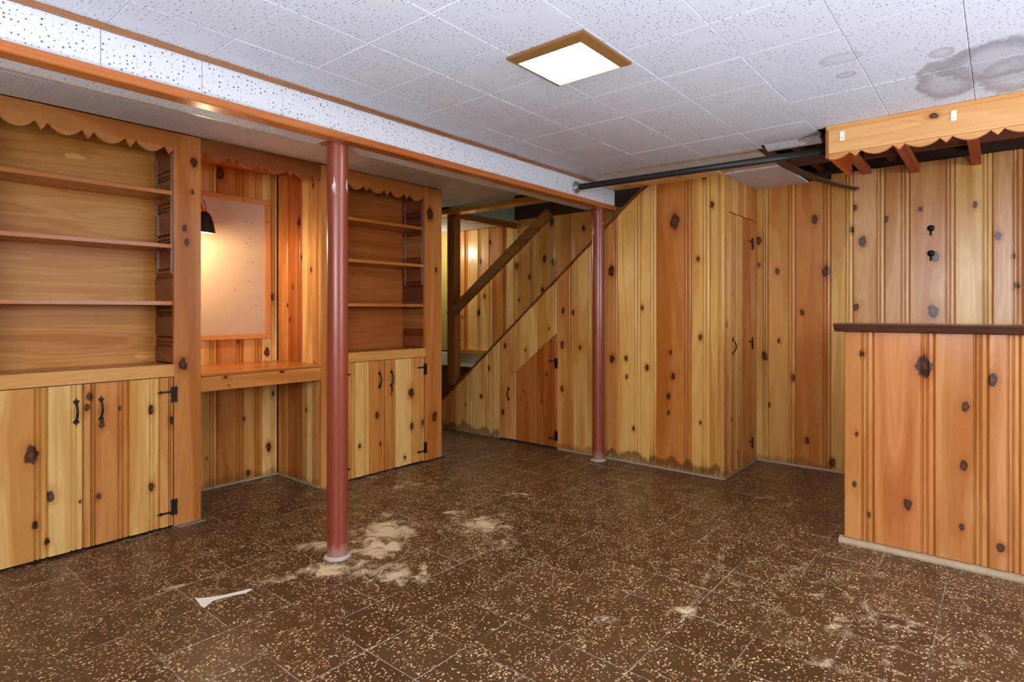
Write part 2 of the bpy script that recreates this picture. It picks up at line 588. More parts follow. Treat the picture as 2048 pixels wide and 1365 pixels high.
def knot_props(o, ks):
    for i, (q, r) in enumerate(ks[:NK]):
        ax = MATAXIS.get(o.data.materials[0].name)
        if ax is None: continue
        o['k%d' % i] = [float(x) * (KSQ if j == ax else 1.0) for j, x in enumerate(q)]
        o['r%d' % i] = float(r) * 0.8
def knotty(o, n, rmin=0.006, rmax=0.015, face=None):
    """scatter knots on a trim board's front face"""
    vs = [v.co for v in o.data.vertices]
    lo = [min(v[k] for v in vs) for k in range(3)]
    hi = [max(v[k] for v in vs) for k in range(3)]
    ks = []
    for i in range(n):
        q = [random.uniform(lo[k] * .9 + hi[k] * .1, lo[k] * .1 + hi[k] * .9) for k in range(3)]
        if face == 'Y': q[1] = lo[1]
        if face == 'X': q[0] = lo[0]
        if face == 'Z': q[2] = lo[2]
        ks.append((q, random.uniform(rmin, rmax)))
    knot_props(o, ks)
    return o
def knots_at(o, ax, c, items):
    ks = []
    org = WO[o.name]
    for u, v, r in items:
        q = unproject(ax, c, u, v)
        dep = q[0] * CT + q[1] * ST
        ks.append(((q[0] - org[0], q[1] - org[1], q[2] - org[2]), r * dep / FPX))
    knot_props(o, ks)
    return o
def plank_run(plane, c, u_edges, tones, z0, z1, parent, key, ref_v=700, **kw):
    """boards between image columns u_edges on the plane"""
    ax = 0 if plane == 'X' else 1
    ac = [unproject(ax, c, u, ref_v)[1 - ax] for u in u_edges]
    for i in range(len(ac) - 1):
        plank(plane, c, ac[i], ac[i + 1], z0, z1, tones[i % len(tones)], parent, key, **kw)

# plane constants
H = 1.94
YB = 3.115          # front of the built-ins
XS = 3.68           # stair wall and closet front
XW = 4.33           # wall behind the bar
XBAR = 3.04
YBACK, XREAR, YSIDE = 3.36, -1.6, -2.0
XFAR, YALC = 4.60, 3.62
XE = 2.94           # end of the built-ins
C_EMIT = None

add_knots('stair', 0, XS, [(1223, 543, 8), (1424, 410, 5), (1349, 443, 12), (1396, 518, 4.5), (1401, 675, 5), (1224, 718, 6.5), (1252, 717, 4.5), (1253, 754, 3.5), (1294, 736, 5),
    (1341, 705, 4), (1346, 753, 5.5), (1337, 793, 5.5), (1337, 826, 4), (1332, 865, 8), (1401, 846, 3), (1267, 858, 3.5), (1342, 926, 3), (1408, 355, 5), (1284, 616, 5),
    (1010, 692, 4), (1006, 824, 5), (1124, 778, 4.5), (978, 737, 4), (1124, 690, 6), (1126, 622, 5), (1146, 626, 5), (1160, 695, 4), (962, 793, 4)])
add_knots('right', 0, XW, [(1629, 439, 7), (1518, 481, 6.5), (1554, 543, 5), (1652, 544, 9), (1725, 484, 8.5), (1529, 713, 7), (1585, 756, 5.5), (1614, 882, 5.5), (1664, 926, 7.5), (1538, 810, 3.5),
    (1558, 683, 3.5), (1518, 530, 4), (1604, 625, 5), (1712, 615, 6), (1772, 438, 5), (1866, 622, 11), (1871, 515, 8), (1996, 472, 7), (2028, 512, 4.5), (2034, 572, 6), (1840, 418, 5), (1710, 415, 5), (1704, 460, 5), (1950, 410, 5), (1610, 781, 3.5)])
add_knots('bar', 0, XBAR, [(1724, 708, 5.5), (1848, 732, 17), (1985, 760, 10), (1931, 814, 8), (1713, 869, 4), (1927, 933, 8), (1709, 969, 4.5), (1815, 1009, 9), (1923, 1055, 5.5), (2001, 1097, 8), (1737, 1030, 4.5)])
add_knots('cab', 1, YB, [(62, 911, 14), (101, 994, 8.5), (70, 1051, 7), (94, 1084, 5.5), (302, 820, 7), (303, 975, 7), (197, 994, 5.5), (160, 1004, 3), (345, 842, 6.5), (203, 850, 6.5), (239, 817, 3.5),
    (369, 457, 6), (373, 485, 5.5), (366, 730, 10), (385, 384, 3.5), (388, 325, 8), (381, 942, 4.5), (390, 991, 4.5), (372, 580, 7), (368, 645, 6),
    (719, 893, 4), (754, 831, 5.5), (822, 787, 8), (823, 853, 5.5), (846, 846, 5), (869, 834, 8), (761, 888, 3), (809, 916, 3.5), (860, 428, 10), (872, 540, 4)])
add_knots('alc', 1, YALC, [(538, 895, 7), (496, 946, 5), (534, 705, 7), (477, 684, 3.5), (440, 347, 10), (546, 595, 6), (547, 788, 4), (488, 838, 3)])
add_knots('alcr', 0, 1.96, [(597, 445, 7), (602, 515, 4), (580, 640, 4), (586, 575, 4), (575, 610, 4), (622, 540, 4), (613, 820, 4)])
add_knots('far', 0, XFAR, [(962, 523, 5), (945, 520, 3), (1089, 518, 6), (1106, 525, 6), (1103, 444, 6), (1059, 554, 4), (1033, 532, 6), (957, 626, 5), (969, 593, 4), (1167, 457, 4.5), (1085, 580, 5), (1038, 600, 3), (980, 485, 4)])

# ================================================================== SETTING
# ---- floor
floor = box('floor', XREAR, XFAR, YSIDE, 6.0, -0.12, -0.004, CONC)
tag(floor, 'dark brown speckled tile floor with worn pale joints', None, None, 'structure')
def tile_mesh(x0, x1, y0, y1, zb, zt, ch, down):
    """tile with chamfered exposed edge; down: exposed face is zb (ceiling)"""
    V = []
    rings = ((zb, ch), (zb + ch, 0), (zt, 0)) if down else ((zt, ch), (zt - ch, 0), (zb, 0))
    for z, i in rings:
        V += [(x0 + i, y0 + i, z), (x1 - i, y0 + i, z), (x1 - i, y1 - i, z), (x0 + i, y1 - i, z)]
    F = [(0, 3, 2, 1) if down else (0, 1, 2, 3)]
    for r in range(2):
        for k in range(4):
            k2 = (k + 1) % 4
            q = (r * 4 + k, r * 4 + k2, r * 4 + 4 + k2, r * 4 + 4 + k)
            F.append(q if down else tuple(reversed(q)))
    return V, F
def grid_cells(g0, p, lo, hi):
    k = math.floor((lo - g0) / p)
    out = []
    while g0 + k * p < hi - 1e-6:
        a, b = max(lo, g0 + k * p), min(hi, g0 + (k + 1) * p)
        if b - a > 0.012:
            out.append((a, b))
        k += 1
    return out
def visible_area(x0, x1, y0, y1, z):
    pts = [project(x, y, z) for x, y in ((x0, y0), (x1, y0), (x1, y1), (x0, y1))]
    if any(q is None for q in pts):
        return 0
    us = [min(max(q[0], 0), 2048) for q in pts]
    vs = [min(max(q[1], 0), 1365) for q in pts]
    if max(us) - min(us) < 2 or max(vs) - min(vs) < 2:
        return 0
    a = 0
    for i in range(4):
        j = (i + 1) % 4
        a += us[i] * vs[j] - us[j] * vs[i]
    return abs(a) / 2
def tile_field(rects, gx, px_, gy, py_, zb, zt, ch, down, gap, mat, parent, name, restname, zvis, keep):
    cells = []
    for (x0, x1, y0, y1) in rects:
        for a, b in grid_cells(gx, px_, x0, x1):
            for c, d in grid_cells(gy, py_, y0, y1):
                cells.append((visible_area(a, b, c, d, zvis) * (keep(a, b, c, d)), a, b, c, d))
    cells.sort(reverse=True)
    shared = {}
    rest = []
    for i, (ar, a, b, c, d) in enumerate(cells):
        if i < 300 and ar > 12:
            w, l = b - a - gap, d - c - gap
            k = (round(w, 4), round(l, 4))
            if k not in shared:
                V, F = tile_mesh(-w / 2, w / 2, -l / 2, l / 2, 0, zt - zb, ch, down)
                me = bpy.data.meshes.new(name)
                me.from_pydata(V, [], F)
                me.update()
                me.materials.append(mat)
                shared[k] = me
            jz = random.uniform(-0.0006, 0.0006) if down else random.uniform(-0.0003, 0.0003)
            o = place(name, shared[k], ((a + b) / 2, (c + d) / 2, zb + jz), parent)
            if mat is FLOORM:
                o.material_slots[0].link = 'OBJECT'
                o.material_slots[0].material = floor_material((a + b) / 2, (c + d) / 2)
        else:
            rest.append(tile_mesh(a + gap / 2, b - gap / 2, c + gap / 2, d - gap / 2, zb, zt, ch, down))
    if rest:
        V, F = join(rest)
        r = obj(restname, V, F, mat, parent)
        r['kind'] = 'stuff'
def floor_keep(a, b, c, d):
    # under the built-ins / behind the bar nothing is seen
    cx, cy = (a + b) / 2, (c + d) / 2
    if cx > XBAR + .05 and cy < .5: return 0
    return 1
tile_field([(XREAR, XS - .02, YSIDE, YB + .02), (1.274, 1.96, YB + .02, YALC), (XE, XS - .02, YB + .02, 6.0), (XS - .02, XW, YSIDE, 1.34), (XS - .02, XFAR, 3.98, 6.0)],
           FX0, FPX_, FY0, FPY_, -0.0035, 0.0, 0.0009, False, 0.0006, FLOORM, floor, 'floor_tile', 'floor_tiles_beyond', 0, floor_keep)
# pale adhesive showing where the corner of a tile has broken away
ap = [unproject(2, 0, u, v)[:2] for u, v in ((390, 1198), (410, 1197), (445, 1192), (497, 1180), (506, 1180), (490, 1187), (440, 1198), (425, 1203), (421, 1207), (408, 1217), (402, 1213))]
prism('adhesive_patch', ap, lambda s, z, d: (s, z, d), 0.0002, 0.0016, ADHES, floor)

# ---- ceiling
ceiling = box('ceiling', XREAR, XS - .02, YSIDE, 6.0, 2.2, 2.26, DARKWOOD)
tag(ceiling, 'white perforated square ceiling tiles with mildew stains in one corner', None, None, 'structure')
tile_field([(XREAR, 3.5, 0.9914, 2.112), (XREAR, 3.24, 0.6886, 0.9914), (XREAR, 3.135, YSIDE, 0.6886), (XREAR, 3.45, 2.28, YB), (XE, 3.45, YB, 6.0), (3.70, XFAR, 3.80, 6.0)],
           1.177, 0.2955, 0.083, 0.3028, H, H + 0.012, 0.0022, True, 0.0010, CTILE, ceiling, 'ceiling_tile', 'ceiling_tiles_beyond', H, lambda *a: 1)
# upper wood: joists above the missing tiles
ceil2 = box('ceiling_deck', XS - .02, XW + .1, YSIDE, 1.9, 2.2, 2.26, DARKWOOD, ceiling)
for i in range(4):
    y = 0.92 - i * 0.4
    box('joist', 3.0, XW + .06, y - .02, y + .02, 2.0, 2.2, RAWX, ceiling, lin((104, 62, 38)))

# ---- walls that close the room behind the camera (with two daylight windows added for brightness)
def window_wall(name, plane, c, lo, hi, w0, w1, z0, z1, label, sgn):
    # slab with an opening, on plane c, facing +X or +Y
    th = 0.12
    def seg(a, b, za, zb):
        if plane == 'X':
            return (c - th, c, a, b, za, zb)
        return (a, b, c - th, c, za, zb)
    e = empty(name, (c, (lo + hi) / 2, 0) if plane == 'X' else ((lo + hi) / 2, c, 0), label, None, None, 'structure')
    for (a, b, za, zb) in ((lo, w0, 0, 2.2), (w1, hi, 0, 2.2), (w0, w1, 0, z0), (w0, w1, z1, 2.2)):
        box('wall_panel', *seg(a, b, za, zb), PZ, e, tone('M'))
    return e
wall_side = window_wall('wall_side', 'Y', YSIDE, XREAR, XW + .1, 1.4, 3.0, 0.95, 1.86, 'pine wall with an added daylight window at the side of the room', 1)
wall_rear = window_wall('wall_rear', 'X', XREAR, YSIDE, 3.7, -1.3, 0.9, 0.95, 1.86, 'pine wall with an added daylight window at the rear of the room', 1)
def window(name, plane, c, w0, w1, z0, z1, mat, label):  # out of view; glowing panes added to even out the room's brightness
    e = empty(name, (c, (w0 + w1) / 2, z0) if plane == 'X' else ((w0 + w1) / 2, c, z0), label, None, None, 'structure')
    def b(nm, a, bb, za, zb, d0, d1, m):
        if plane == 'X':
            return box(nm, c + d0, c + d1, a, bb, za, zb, m, e)
        return box(nm, a, bb, c + d0, c + d1, za, zb, m, e)
    f = 0.035
    b('window_frame', w0, w0 + f, z0, z1, -.10, -.02, WHITEP)
    b('window_frame', w1 - f, w1, z0, z1, -.10, -.02, WHITEP)
    b('window_frame', w0 + f, w1 - f, z0, z0 + f, -.10, -.02, WHITEP)
    b('window_frame', w0 + f, w1 - f, z1 - f, z1, -.10, -.02, WHITEP)
    m = (w0 + w1) / 2
    b('mullion', m - .015, m + .015, z0 + f, z1 - f, -.09, -.03, WHITEP)
    b('pane', w0 + f, m - .015, z0 + f, z1 - f, -.075, -.07, mat)
    b('pane', m + .015, w1 - f, z0 + f, z1 - f, -.075, -.07, mat)
window('added_window_1', 'Y', YSIDE, 1.4, 3.0, 0.95, 1.86, DAY1, 'wide white framed glass window added in the side wall for brightness')
window('added_window_2', 'X', XREAR, -1.3, 0.9, 0.95, 1.86, DAY2, 'wide white framed glass window added in the rear wall for brightness')

# ---- wall behind the bar
wall_right = box('wall_right', XW + .018, XW + .1, YSIDE, 1.45, 0, 2.2, DARKWOOD)
tag(wall_right, 'knotty pine plank wall with moulded ribs behind the bar', None, None, 'structure')
ru = [1511, 1535.5, 1590, 1661, 1706, 1769, 1819, 1909.5, 1985, 2046]
plank_run('X', XW, ru[:4], ['L', 'M', 'O'], 0.0, 1.935, wall_right, 'right', mat=PZS, stain=0.55)
plank_run('X', XW, ru[3:], ['L', 'P', 'P', 'P', 'L', 'P'], 0.0, 1.965, wall_right, 'right', mat=PZS, stain=0.2)
yy = unproject(0, XW, 2046, 700)[1]
i = 0
while yy > YSIDE + .03:
    w = (0.19, 0.15, 0.21, 0.17)[i % 4]
    plank('X', XW, yy, max(yy - w, YSIDE), 0, 1.965, 'PLOP'[i % 4], wall_right, None, mat=PZS, stain=0.2)
    yy -= w
    i += 1

# ---- stair wall and closet front (one plane), cut along the stairs
SL = (1.91 - 0.227) / (3.907 - 1.878)
def stairline(y):
    return 0.227 + (3.907 - y) * SL
def walltop(y):
    return max(0.02, min(1.918, stairline(y)))
wall_stair = box('wall_stair', XS + .018, XS + .04, 1.36, 1.878, 0, 1.90, DARKWOOD)
tag(wall_stair, 'knotty pine closet front and stair side wall cut along the stairs', None, None, 'structure')
HY0, HY1 = 2.627, 3.215            # hatch in the stair wall
def hatchtop(y):
    return 0.886 - (y - HY0) * 0.795
# closet front
su = [1211.7, 1234, 1280, 1312.5, 1382, 1419, 1447.5]
plank_run('X', XS, su, ['O', 'L', 'L', 'O', 'L', 'L'], 0.0, walltop, wall_stair, 'stair', mat=PZS, stain=1.0)
pu = [1113, 1146, 1187, 1211.7]
plank_run('X', XS, pu, ['M', 'L', 'M'], 0.0, walltop, wall_stair, 'stair', mat=PZS, stain=0.6)
hu = [998, 1032, 1073, 1113]
ha = [unproject(0, XS, u, 700)[1] for u in hu]
HY1, HY0 = ha[0], ha[-1]
plank_run('X', XS, hu, ['M', 'L', 'L'], lambda y: hatchtop(y) + .004, walltop, wall_stair, 'stair', mat=PZS, stain=0.0)
lu = [895, 910, 943, 975, 998]
plank_run('X', XS, lu, ['O', 'L', 'L', 'L'], 0.0, walltop, wall_stair, 'stair', mat=PZS, stain=0.9)
la = unproject(0, XS, 895, 700)[1]
plank('X', XS, 4.16, la, 0.0, walltop, 'M', wall_stair, 'stair', mat=PZS, stain=0.9)
# white patch of chipped plaster and pale sill at the foot of the stair wall
shoe = box('baseboard_stair', XS - .012, XS, 1.34, 2.60, 0.0, 0.012, PALESHOE)
tag(shoe, 'thin weathered strip along the foot of the closet front', None, None, 'structure')

def hinge(parent, plane, c, s_edge, z, dirn, low=False, mat=BLACK):
    """wrought H-L strap hinge at the door edge; dirn: which way the strap points along s"""
    m = mapper(plane, c)
    parts = []
    hh = 0.037
    for off in (-0.008, 0.008):
        s = s_edge + off
        poly = [(s - .0048, z - hh + .012), (s - .008, z - hh + .006), (s, z - hh - .004), (s + .008, z - hh + .006), (s + .0048, z - hh + .012),
                (s + .0048, z + hh - .012), (s + .008, z + hh - .006), (s, z + hh + .004), (s - .008, z + hh - .006), (s - .0048, z + hh - .012)]
        parts.append(prism_data(poly, m, 0.0, 0.004))
    parts.append(prism_data([(s_edge - .012, z - .022), (s_edge + .012, z - .022), (s_edge + .012, z + .022), (s_edge - .012, z + .022)], m, 0.0, 0.0055))
    zs = z - 0.022 if low else z + 0.014
    e = dirn
    a = s_edge + e * .004
    poly = [(a, zs - .0055), (a + e * .05, zs - .0035), (a + e * .052, zs - .0085), (a + e * .074, zs), (a + e * .052, zs + .0085), (a + e * .05, zs + .0035), (a, zs + .0055)]
    parts.append(prism_data(poly, m, 0.0, 0.0045))
    V, F = join(parts)
    return obj('hinge', V, F, mat, parent)
def handle(parent, plane, c, s, zc, hgt=0.122, mat=BLACK):
    """wrought pull with spade ends and an arched grip"""
    m = mapper(plane, c)
    parts = []
    for sg in (-1, 1):
        zb = zc + sg * (hgt / 2 - .022)
        poly = [(s - .003, zb - sg * .006), (s - .012, zb + sg * .004), (s - .010, zb + sg * .011), (s - .0025, zb + sg * .013), (s, zb + sg * .024), (s + .0025, zb + sg * .013), (s + .010, zb + sg * .011), (s + .012, zb + sg * .004), (s + .003, zb - sg * .006)]
        parts.append(prism_data(poly, m, 0.0, 0.0035))
    path = []
    rad = []
    for k in range(11):
        q = k / 10
        z = zc + (q - .5) * (hgt - .044)
        path.append(m(s, z, 0.003 + 0.02 * math.sin(math.pi * q) ** 0.8))
        rad.append(0.0032 + 0.0018 * math.sin(math.pi * q))
    parts.append(sweep_data(path, rad, 8))
    V, F = join(parts)
    return obj('handle', V, F, mat, parent)

door1 = empty('door_1', (XS, (HY0 + HY1) / 2, 0), 'slant topped orange plank hatch door under the stairs', None, None, 'structure')
for i, tn in enumerate(['M', 'B', 'B']):
    plank('X', XS - .003, ha[i] - (.0015 if i == 0 else 0), ha[i + 1] + (.0015 if i == 2 else 0), 0.014, hatchtop, tn, door1, 'stair', thick=0.014)
hinge(door1, 'X', XS - .003, HY0, 0.66, 1)
hinge(door1, 'X', XS - .003, HY0, 0.10, 1, low=True)
handle(door1, 'X', XS - .003, 3.10, 0.38)
# sloped stair trim along the top of the plank wall
y0, y1 = 1.80, 4.17
def slab_along(name, y0, y1, up0, up1, x0, x1, mat, parent, color):
    V = []
    for y in (y0, y1):
        zz = stairline(y)
        V += [(x0, y, zz + up0), (x1, y, zz + up0), (x1, y, zz + up1), (x0, y, zz + up1)]
    F = [(0, 1, 2, 3), (7, 6, 5, 4), (0, 4, 5, 1), (1, 5, 6, 2), (2, 6, 7, 3), (3, 7, 4, 0)]
    return obj(name, V, F, mat, parent, None, color)
trim1 = slab_along('trim_1', 1.885, 4.155, 0.0, 0.018, XS - .014, XS + .05, PY, None, lin((120, 72, 38)))
tag(trim1, 'dark sloping cap strip along the top of the stair side wall', None, None, 'structure')

# ---- closet side with a plank door
wall_closet = box('wall_closet', XS + .022, XW, 1.358, 1.40, 0, 1.915, DARKWOOD)
tag(wall_closet, 'narrow pine closet side wall beside the bar wall', None, None, 'structure')
cyc = 1.34
cu = [1447.5, 1463]
ca = [XS, 3.83]
plank('Y', cyc, XS, 3.80, 0, 1.935, 'M', wall_closet, None, mat=PZS, stain=0.5)
for a, b, tn in ((3.80, 3.96, 'L'), (3.96, 4.12, 'M'), (4.12, 4.33, 'O')):
    plank('Y', cyc, a, b, 1.70, 1.935, tn, wall_closet, None, auto=False)
plank('Y', cyc, 4.235, 4.33, 0, 1.695, 'O', wall_closet, None, mat=PZS, stain=0.3)
door2 = empty('door_2', (4.0, cyc, 0), 'tall narrow plank closet door with black strap hinges', None, None, 'structure')
for a, b, tn in ((3.803, 3.92, 'M'), (3.92, 4.03, 'L'), (4.03, 4.232, 'O')):
    plank('Y', cyc - .002, a, b, 0.014, 1.693, tn, door2, None)
for z in (1.53, 0.835, 0.14):
    hinge(door2, 'Y', cyc - .002, 4.232, z, -1)
handle(door2, 'Y', cyc - .002, 3.845, 0.83)
shoe2 = box('baseboard_closet', XS, 4.33, cyc - .012, cyc, 0.0, 0.012, PALESHOE)
tag(shoe2, 'thin worn strip at the foot of the closet side wall', None, None, 'structure')
shoe3 = box('baseboard_right', XW - .012, XW, 0.3, cyc, 0.0, 0.012, PALESHOE)
tag(shoe3, 'thin worn strip at the foot of the wall behind the bar', None, None, 'structure')

# ---- stairwell far wall
wall_far = box('wall_far', XFAR + .018, XFAR + .1, 1.0, 6.05, 0, 2.9, DKB)
tag(wall_far, 'knotty pine and painted wall on the far side of the stairs', None, None, 'structure')
ledge_z = 0.62
fu = [905, 935, 962, 984, 1013]
plank_run('X', XFAR, fu, ['O', 'L', 'L', 'O'], ledge_z, 1.935, wall_far, 'far', ref_v=600)
gu = [1013, 1034, 1068, 1108, 1148, 1190, 1235, 1290]
plank_run('X', XFAR, gu, ['L', 'M', 'L', 'M', 'O', 'M', 'M'], 0.3, 1.98, wall_far, 'far', ref_v=600)
fy = unproject(0, XFAR, 905, 600)[1]
box('painted_panel', XFAR - .002, XFAR + .017, fy + .002, 6.0, 0.62, H, YELP, wall_far)
box('foundation_face', XFAR - .03, XFAR + .017, 3.90, 6.0, 0.455, 0.60, WCONC, wall_far)
box('lower_panel', XFAR - .012, XFAR + .017, 3.90, 6.0, 0.0, 0.453, DKB, wall_far)
box('ledge_board', XFAR - .07, XFAR + .017, 3.96, fy + .002, 0.60, 0.645, PY, wall_far, tone('L'))
# stairwell shaft above the ceiling
shaft = box('wall_shaft', XS, XFAR, 3.80, 3.84, H + .014, 2.9, PALEG)
tag(shaft, 'pale green painted end of the stairwell above the ceiling', None, None, 'structure')
shaft2 = box('wall_shaft_front', XS - .03, XS, 1.9, 3.84, 2.0, 2.9, PALEG)
tag(shaft2, 'pale painted side of the stairwell above the ceiling', None, None, 'structure')
shaft3 = box('ceiling_stairwell', XS - .03, XFAR + .1, 0.9, 3.84, 2.9, 2.95, PALEG)
tag(shaft3, 'pale painted ceiling over the stairwell', None, None, 'structure')
shaft4 = box('wall_stair_end', XS + .04, XFAR + .02, 1.40, 1.44, 0.0, 2.9, DARKWOOD)
tag(shaft4, 'dark wooden wall closing the upper end of the stairs', None, None, 'structure')
# header boards round the stair opening
tr = box('trim_2', 3.58, XS + .02, 2.29, 6.0, 1.912, 1.95, PY, None, lin((224, 176, 110)))
tag(tr, 'pine header board at the ceiling edge beside the stair opening', None, None, 'structure')
tr = box('trim_3', 3.75, XFAR, 3.765, 3.80, 1.895, 1.955, PX, None, lin((150, 92, 50)))
tag(tr, 'brown header board across the foot of the stair opening', None, None, 'structure')
tr = box('trim_4', 3.5, XS + .004, 1.345, 2.10, 1.917, 1.939, PY, None, lin((246, 212, 154)))
knotty(tr, 3, .008, .014, 'Z')
tag(tr, 'pale pine board under the ceiling along the closet front', None, None, 'structure')
tr = box('trim_5', XS + .02, XS + .05, 1.44, 2.30, 1.95, 2.2, DARKWOOD, None)
tag(tr, 'dark beam above the closet front', None, None, 'structure')
# passage walls
pw = box('wall_back', XREAR, XE - .02, 3.66, 3.74, 0, 2.2, PZ, None, tone('M'))
tag(pw, 'pine wall behind the built-in shelves', None, None, 'structure')
pw = box('wall_passage_end', XE - .9, XFAR + .1, 6.0, 6.08, 0, 2.2, YELP)
tag(pw, 'yellow painted wall at the end of the passage', None, None, 'structure')
pw = box('wall_passage', XE - .9, XE - .82, 3.74, 6.0, 0, 2.2, YELP)
tag(pw, 'yellow painted side wall of the passage', None, None, 'structure')
pw = box('ceiling_passage', XS - .02, XFAR + .1, 3.84, 6.08, 2.2, 2.26, DARKWOOD)
tag(pw, 'dark wooden deck over the passage', None, None, 'structure')
pw = box('wall_front', XREAR, 0.288, YB, YB + .03, 0, H, PZ, None, tone('M'))
tag(pw, 'pine wall left of the built-in bookcase', None, None, 'structure')

# ---- alcove walls between the two bookcases
AX0, AX1 = 1.276, 1.96
wall_alc = box('wall_alcove', AX0, AX1, YALC + .019, YALC + .035, 0, H, DARKWOOD)
tag(wall_alc, 'knotty pine back wall of the desk alcove', None, None, 'structure')
au = [400, 430, 462, 494, 519, 556]
aa = [unproject(1, YALC, u, 700)[0] for u in au]
aa[0] = AX0
aa[-1] = AX1
for i, tn in enumerate(['L', 'L', 'M', 'L', 'O']):
    pass
ab = [AX0, 1.40, 1.575, 1.735, 1.855, AX1]
for i, tn in enumerate(['L', 'L', 'O', 'M', 'L']):
    plank('Y', YALC, ab[i], ab[i + 1], 0.0, H - .003, tn, wall_alc, 'alc', mat=PZS, stain=0.5)
wall_alcr = box('wall_alcove_right', AX1 + .019, AX1 + .03, YB + .03, YALC + .018, 0, H, DARKWOOD)
tag(wall_alcr, 'knotty pine side wall of the desk alcove', None, None, 'structure')
ay = [YALC, 3.50, 3.33, 3.22, YB + .02]
for i, tn in enumerate(['O', 'B', 'L', 'M']):
    plank('X', AX1, ay[i], ay[i + 1], 0.0, H - .003, tn, wall_alcr, 'alcr', mat=PZS, stain=0.4)
ac = box('ceiling_alcove', AX0, AX1, YB + .02, YALC, H - .002, H + .016, PX, None, tone('O'))
tag(ac, 'orange pine boards over the desk alcove', None, None, 'structure')
sh = box('baseboard_alcove', AX0, AX1, YALC - .012, YALC, 0, 0.012, PALESHOE)
tag(sh, 'pale strip at the foot of the alcove back wall', None, None, 'structure')
sh = box('baseboard_alcove_right', AX1 - .012, AX1, YB + .02, YALC - .012, 0, 0.012, PALESHOE)
tag(sh, 'pale strip at the foot of the alcove side wall', None, None, 'structure')

# ================================================================== THINGS
# ---- boxed ceiling beam
beam = empty('ceiling_beam', (1.0, 2.2, 1.775), 'long boxed ceiling beam faced with white perforated tiles and brown trim', 'beam')
BY0, BY1, BX1 = 2.12, 2.275, 3.69
for a, b in grid_cells(0.575, 0.2975, XREAR, BX1):
    V, F = tile_mesh(a + .0006, b - .0006, 1.795, 1.938, 0, 0.012, 0.002, True)
    V = [(x, BY0 + z, y) for x, y, z in V]
    obj('face_tile', V, [tuple(reversed(f)) for f in F], BTILE, beam)
    V, F = tile_mesh(a + .0006, b - .0006, 2.16, BY1, 1.784, 1.796, 0.002, True)
    obj('underside_tile', V, F, BTILE, beam)
box('beam_core', XREAR, BX1 - .012, BY0 + .012, BY1 - .003, 1.797, 2.2, DARKWOOD, beam)
box('end_cap', BX1 - .011, BX1, BY0 + .012, BY1, 1.797, 1.94, BTILE, beam)
prism('lower_trim', [(2.100, 1.778), (2.104, 1.774), (2.166, 1.774), (2.166, 1.784), (2.122, 1.784), (2.1195, 1.80), (2.119, 1.806), (2.106, 1.806), (2.100, 1.800)],
      lambda s, z, d: (d, s, z), XREAR, BX1 + .002, PX, beam, lin((186, 112, 58)))
# ragged strip where the beam meets the ceiling
poly = []
n = 90
for i in range(n + 1):
    x = XREAR + (BX1 - XREAR) * i / n
    poly.append((x, 2.103 + random.uniform(-.003, .003)))
poly += [(BX1, 2.119), (XREAR, 2.119)]
prism('upper_trim', poly, lambda s, z, d: (s, z, d), 1.924, 1.9395, PX, beam, lin((150, 104, 66)))
V, F = join([prism_data([(x0_, 2.272 + random.uniform(-.002, .003)), (x0_ + .06, 2.272 + random.uniform(-.002, .003)), (x0_ + .06, 2.282), (x0_, 2.282)], lambda s, z, d: (s, z, d), 1.782, 1.80)
             for x0_ in [XREAR + .06 * k for k in range(int((BX1 - XREAR) / .06))]])
box('back_edge', XREAR, BX1, BY1, BY1 + .008, 1.783, 1.94, PX, beam, lin((206, 182, 146)))

# ---- steel columns
def column(x, y, zt, label):
    e = empty('support_column', (x, y, 0), label, 'column', 'red steel support columns under the ceiling beam')
    r = 0.0445
    V, F = lathe_data([(r * 1.0, 0.006), (r, 0.02), (r * 1.0, 0.9), (r, zt - .004)], x, y, 40, True)
    o = obj('shaft', V, F, COLM, e)
    smooth_by_angle(o)
    V, F = lathe_data([(r + .012, 0.0), (r + .012, 0.005), (r + .004, 0.009), (r, 0.012)], x, y, 40, True)
    o = obj('base_collar', V, F, plain('column_base_paint' + label[:4], (206, 196, 186), 0.6, var=0.8, scale=50), e)
    box('top_plate', x - .055, x + .05, y - .034, y + .06, zt - .004, zt, COLM, e)
column(1.463, 2.2, 1.784, 'nearer red-painted steel column with rust and pale flaking at its base')
column(3.60, 2.2, 1.784, 'farther red-painted steel column standing against the stair wall')

# ---- scalloped boards
def scallop(s0, s1, ztop, zlo, tip0, period=0.166, notch=0.034, half=0.022, n=10):
    """board outline with arcs and pointed tips along its lower edge"""
    pts = [(s0, ztop)]
    def zz(s):
        q = (s - tip0) % period
        if q < half: return zlo + notch * (q / half)
        if q > period - half: return zlo + notch * ((period - q) / half)
        t = (q - half) / (period - 2 * half)
        return zlo - .003 + (notch + .003) * (2 * t - 1) ** 2
    ss = [s0]
    k0 = math.floor((s0 - tip0) / period) - 1
    k1 = math.ceil((s1 - tip0) / period) + 1
    for k in range(k0, k1 + 1):
        b = tip0 + k * period
        ss += [b, b + half] + [b + half + (period - 2 * half) * j / n for j in range(1, n + 1)]
    ss = sorted(set(round(s, 5) for s in ss if s0 <= s <= s1) | {s0, s1})
    return pts + [(s, zz(s)) for s in ss] + [(s1, ztop)]

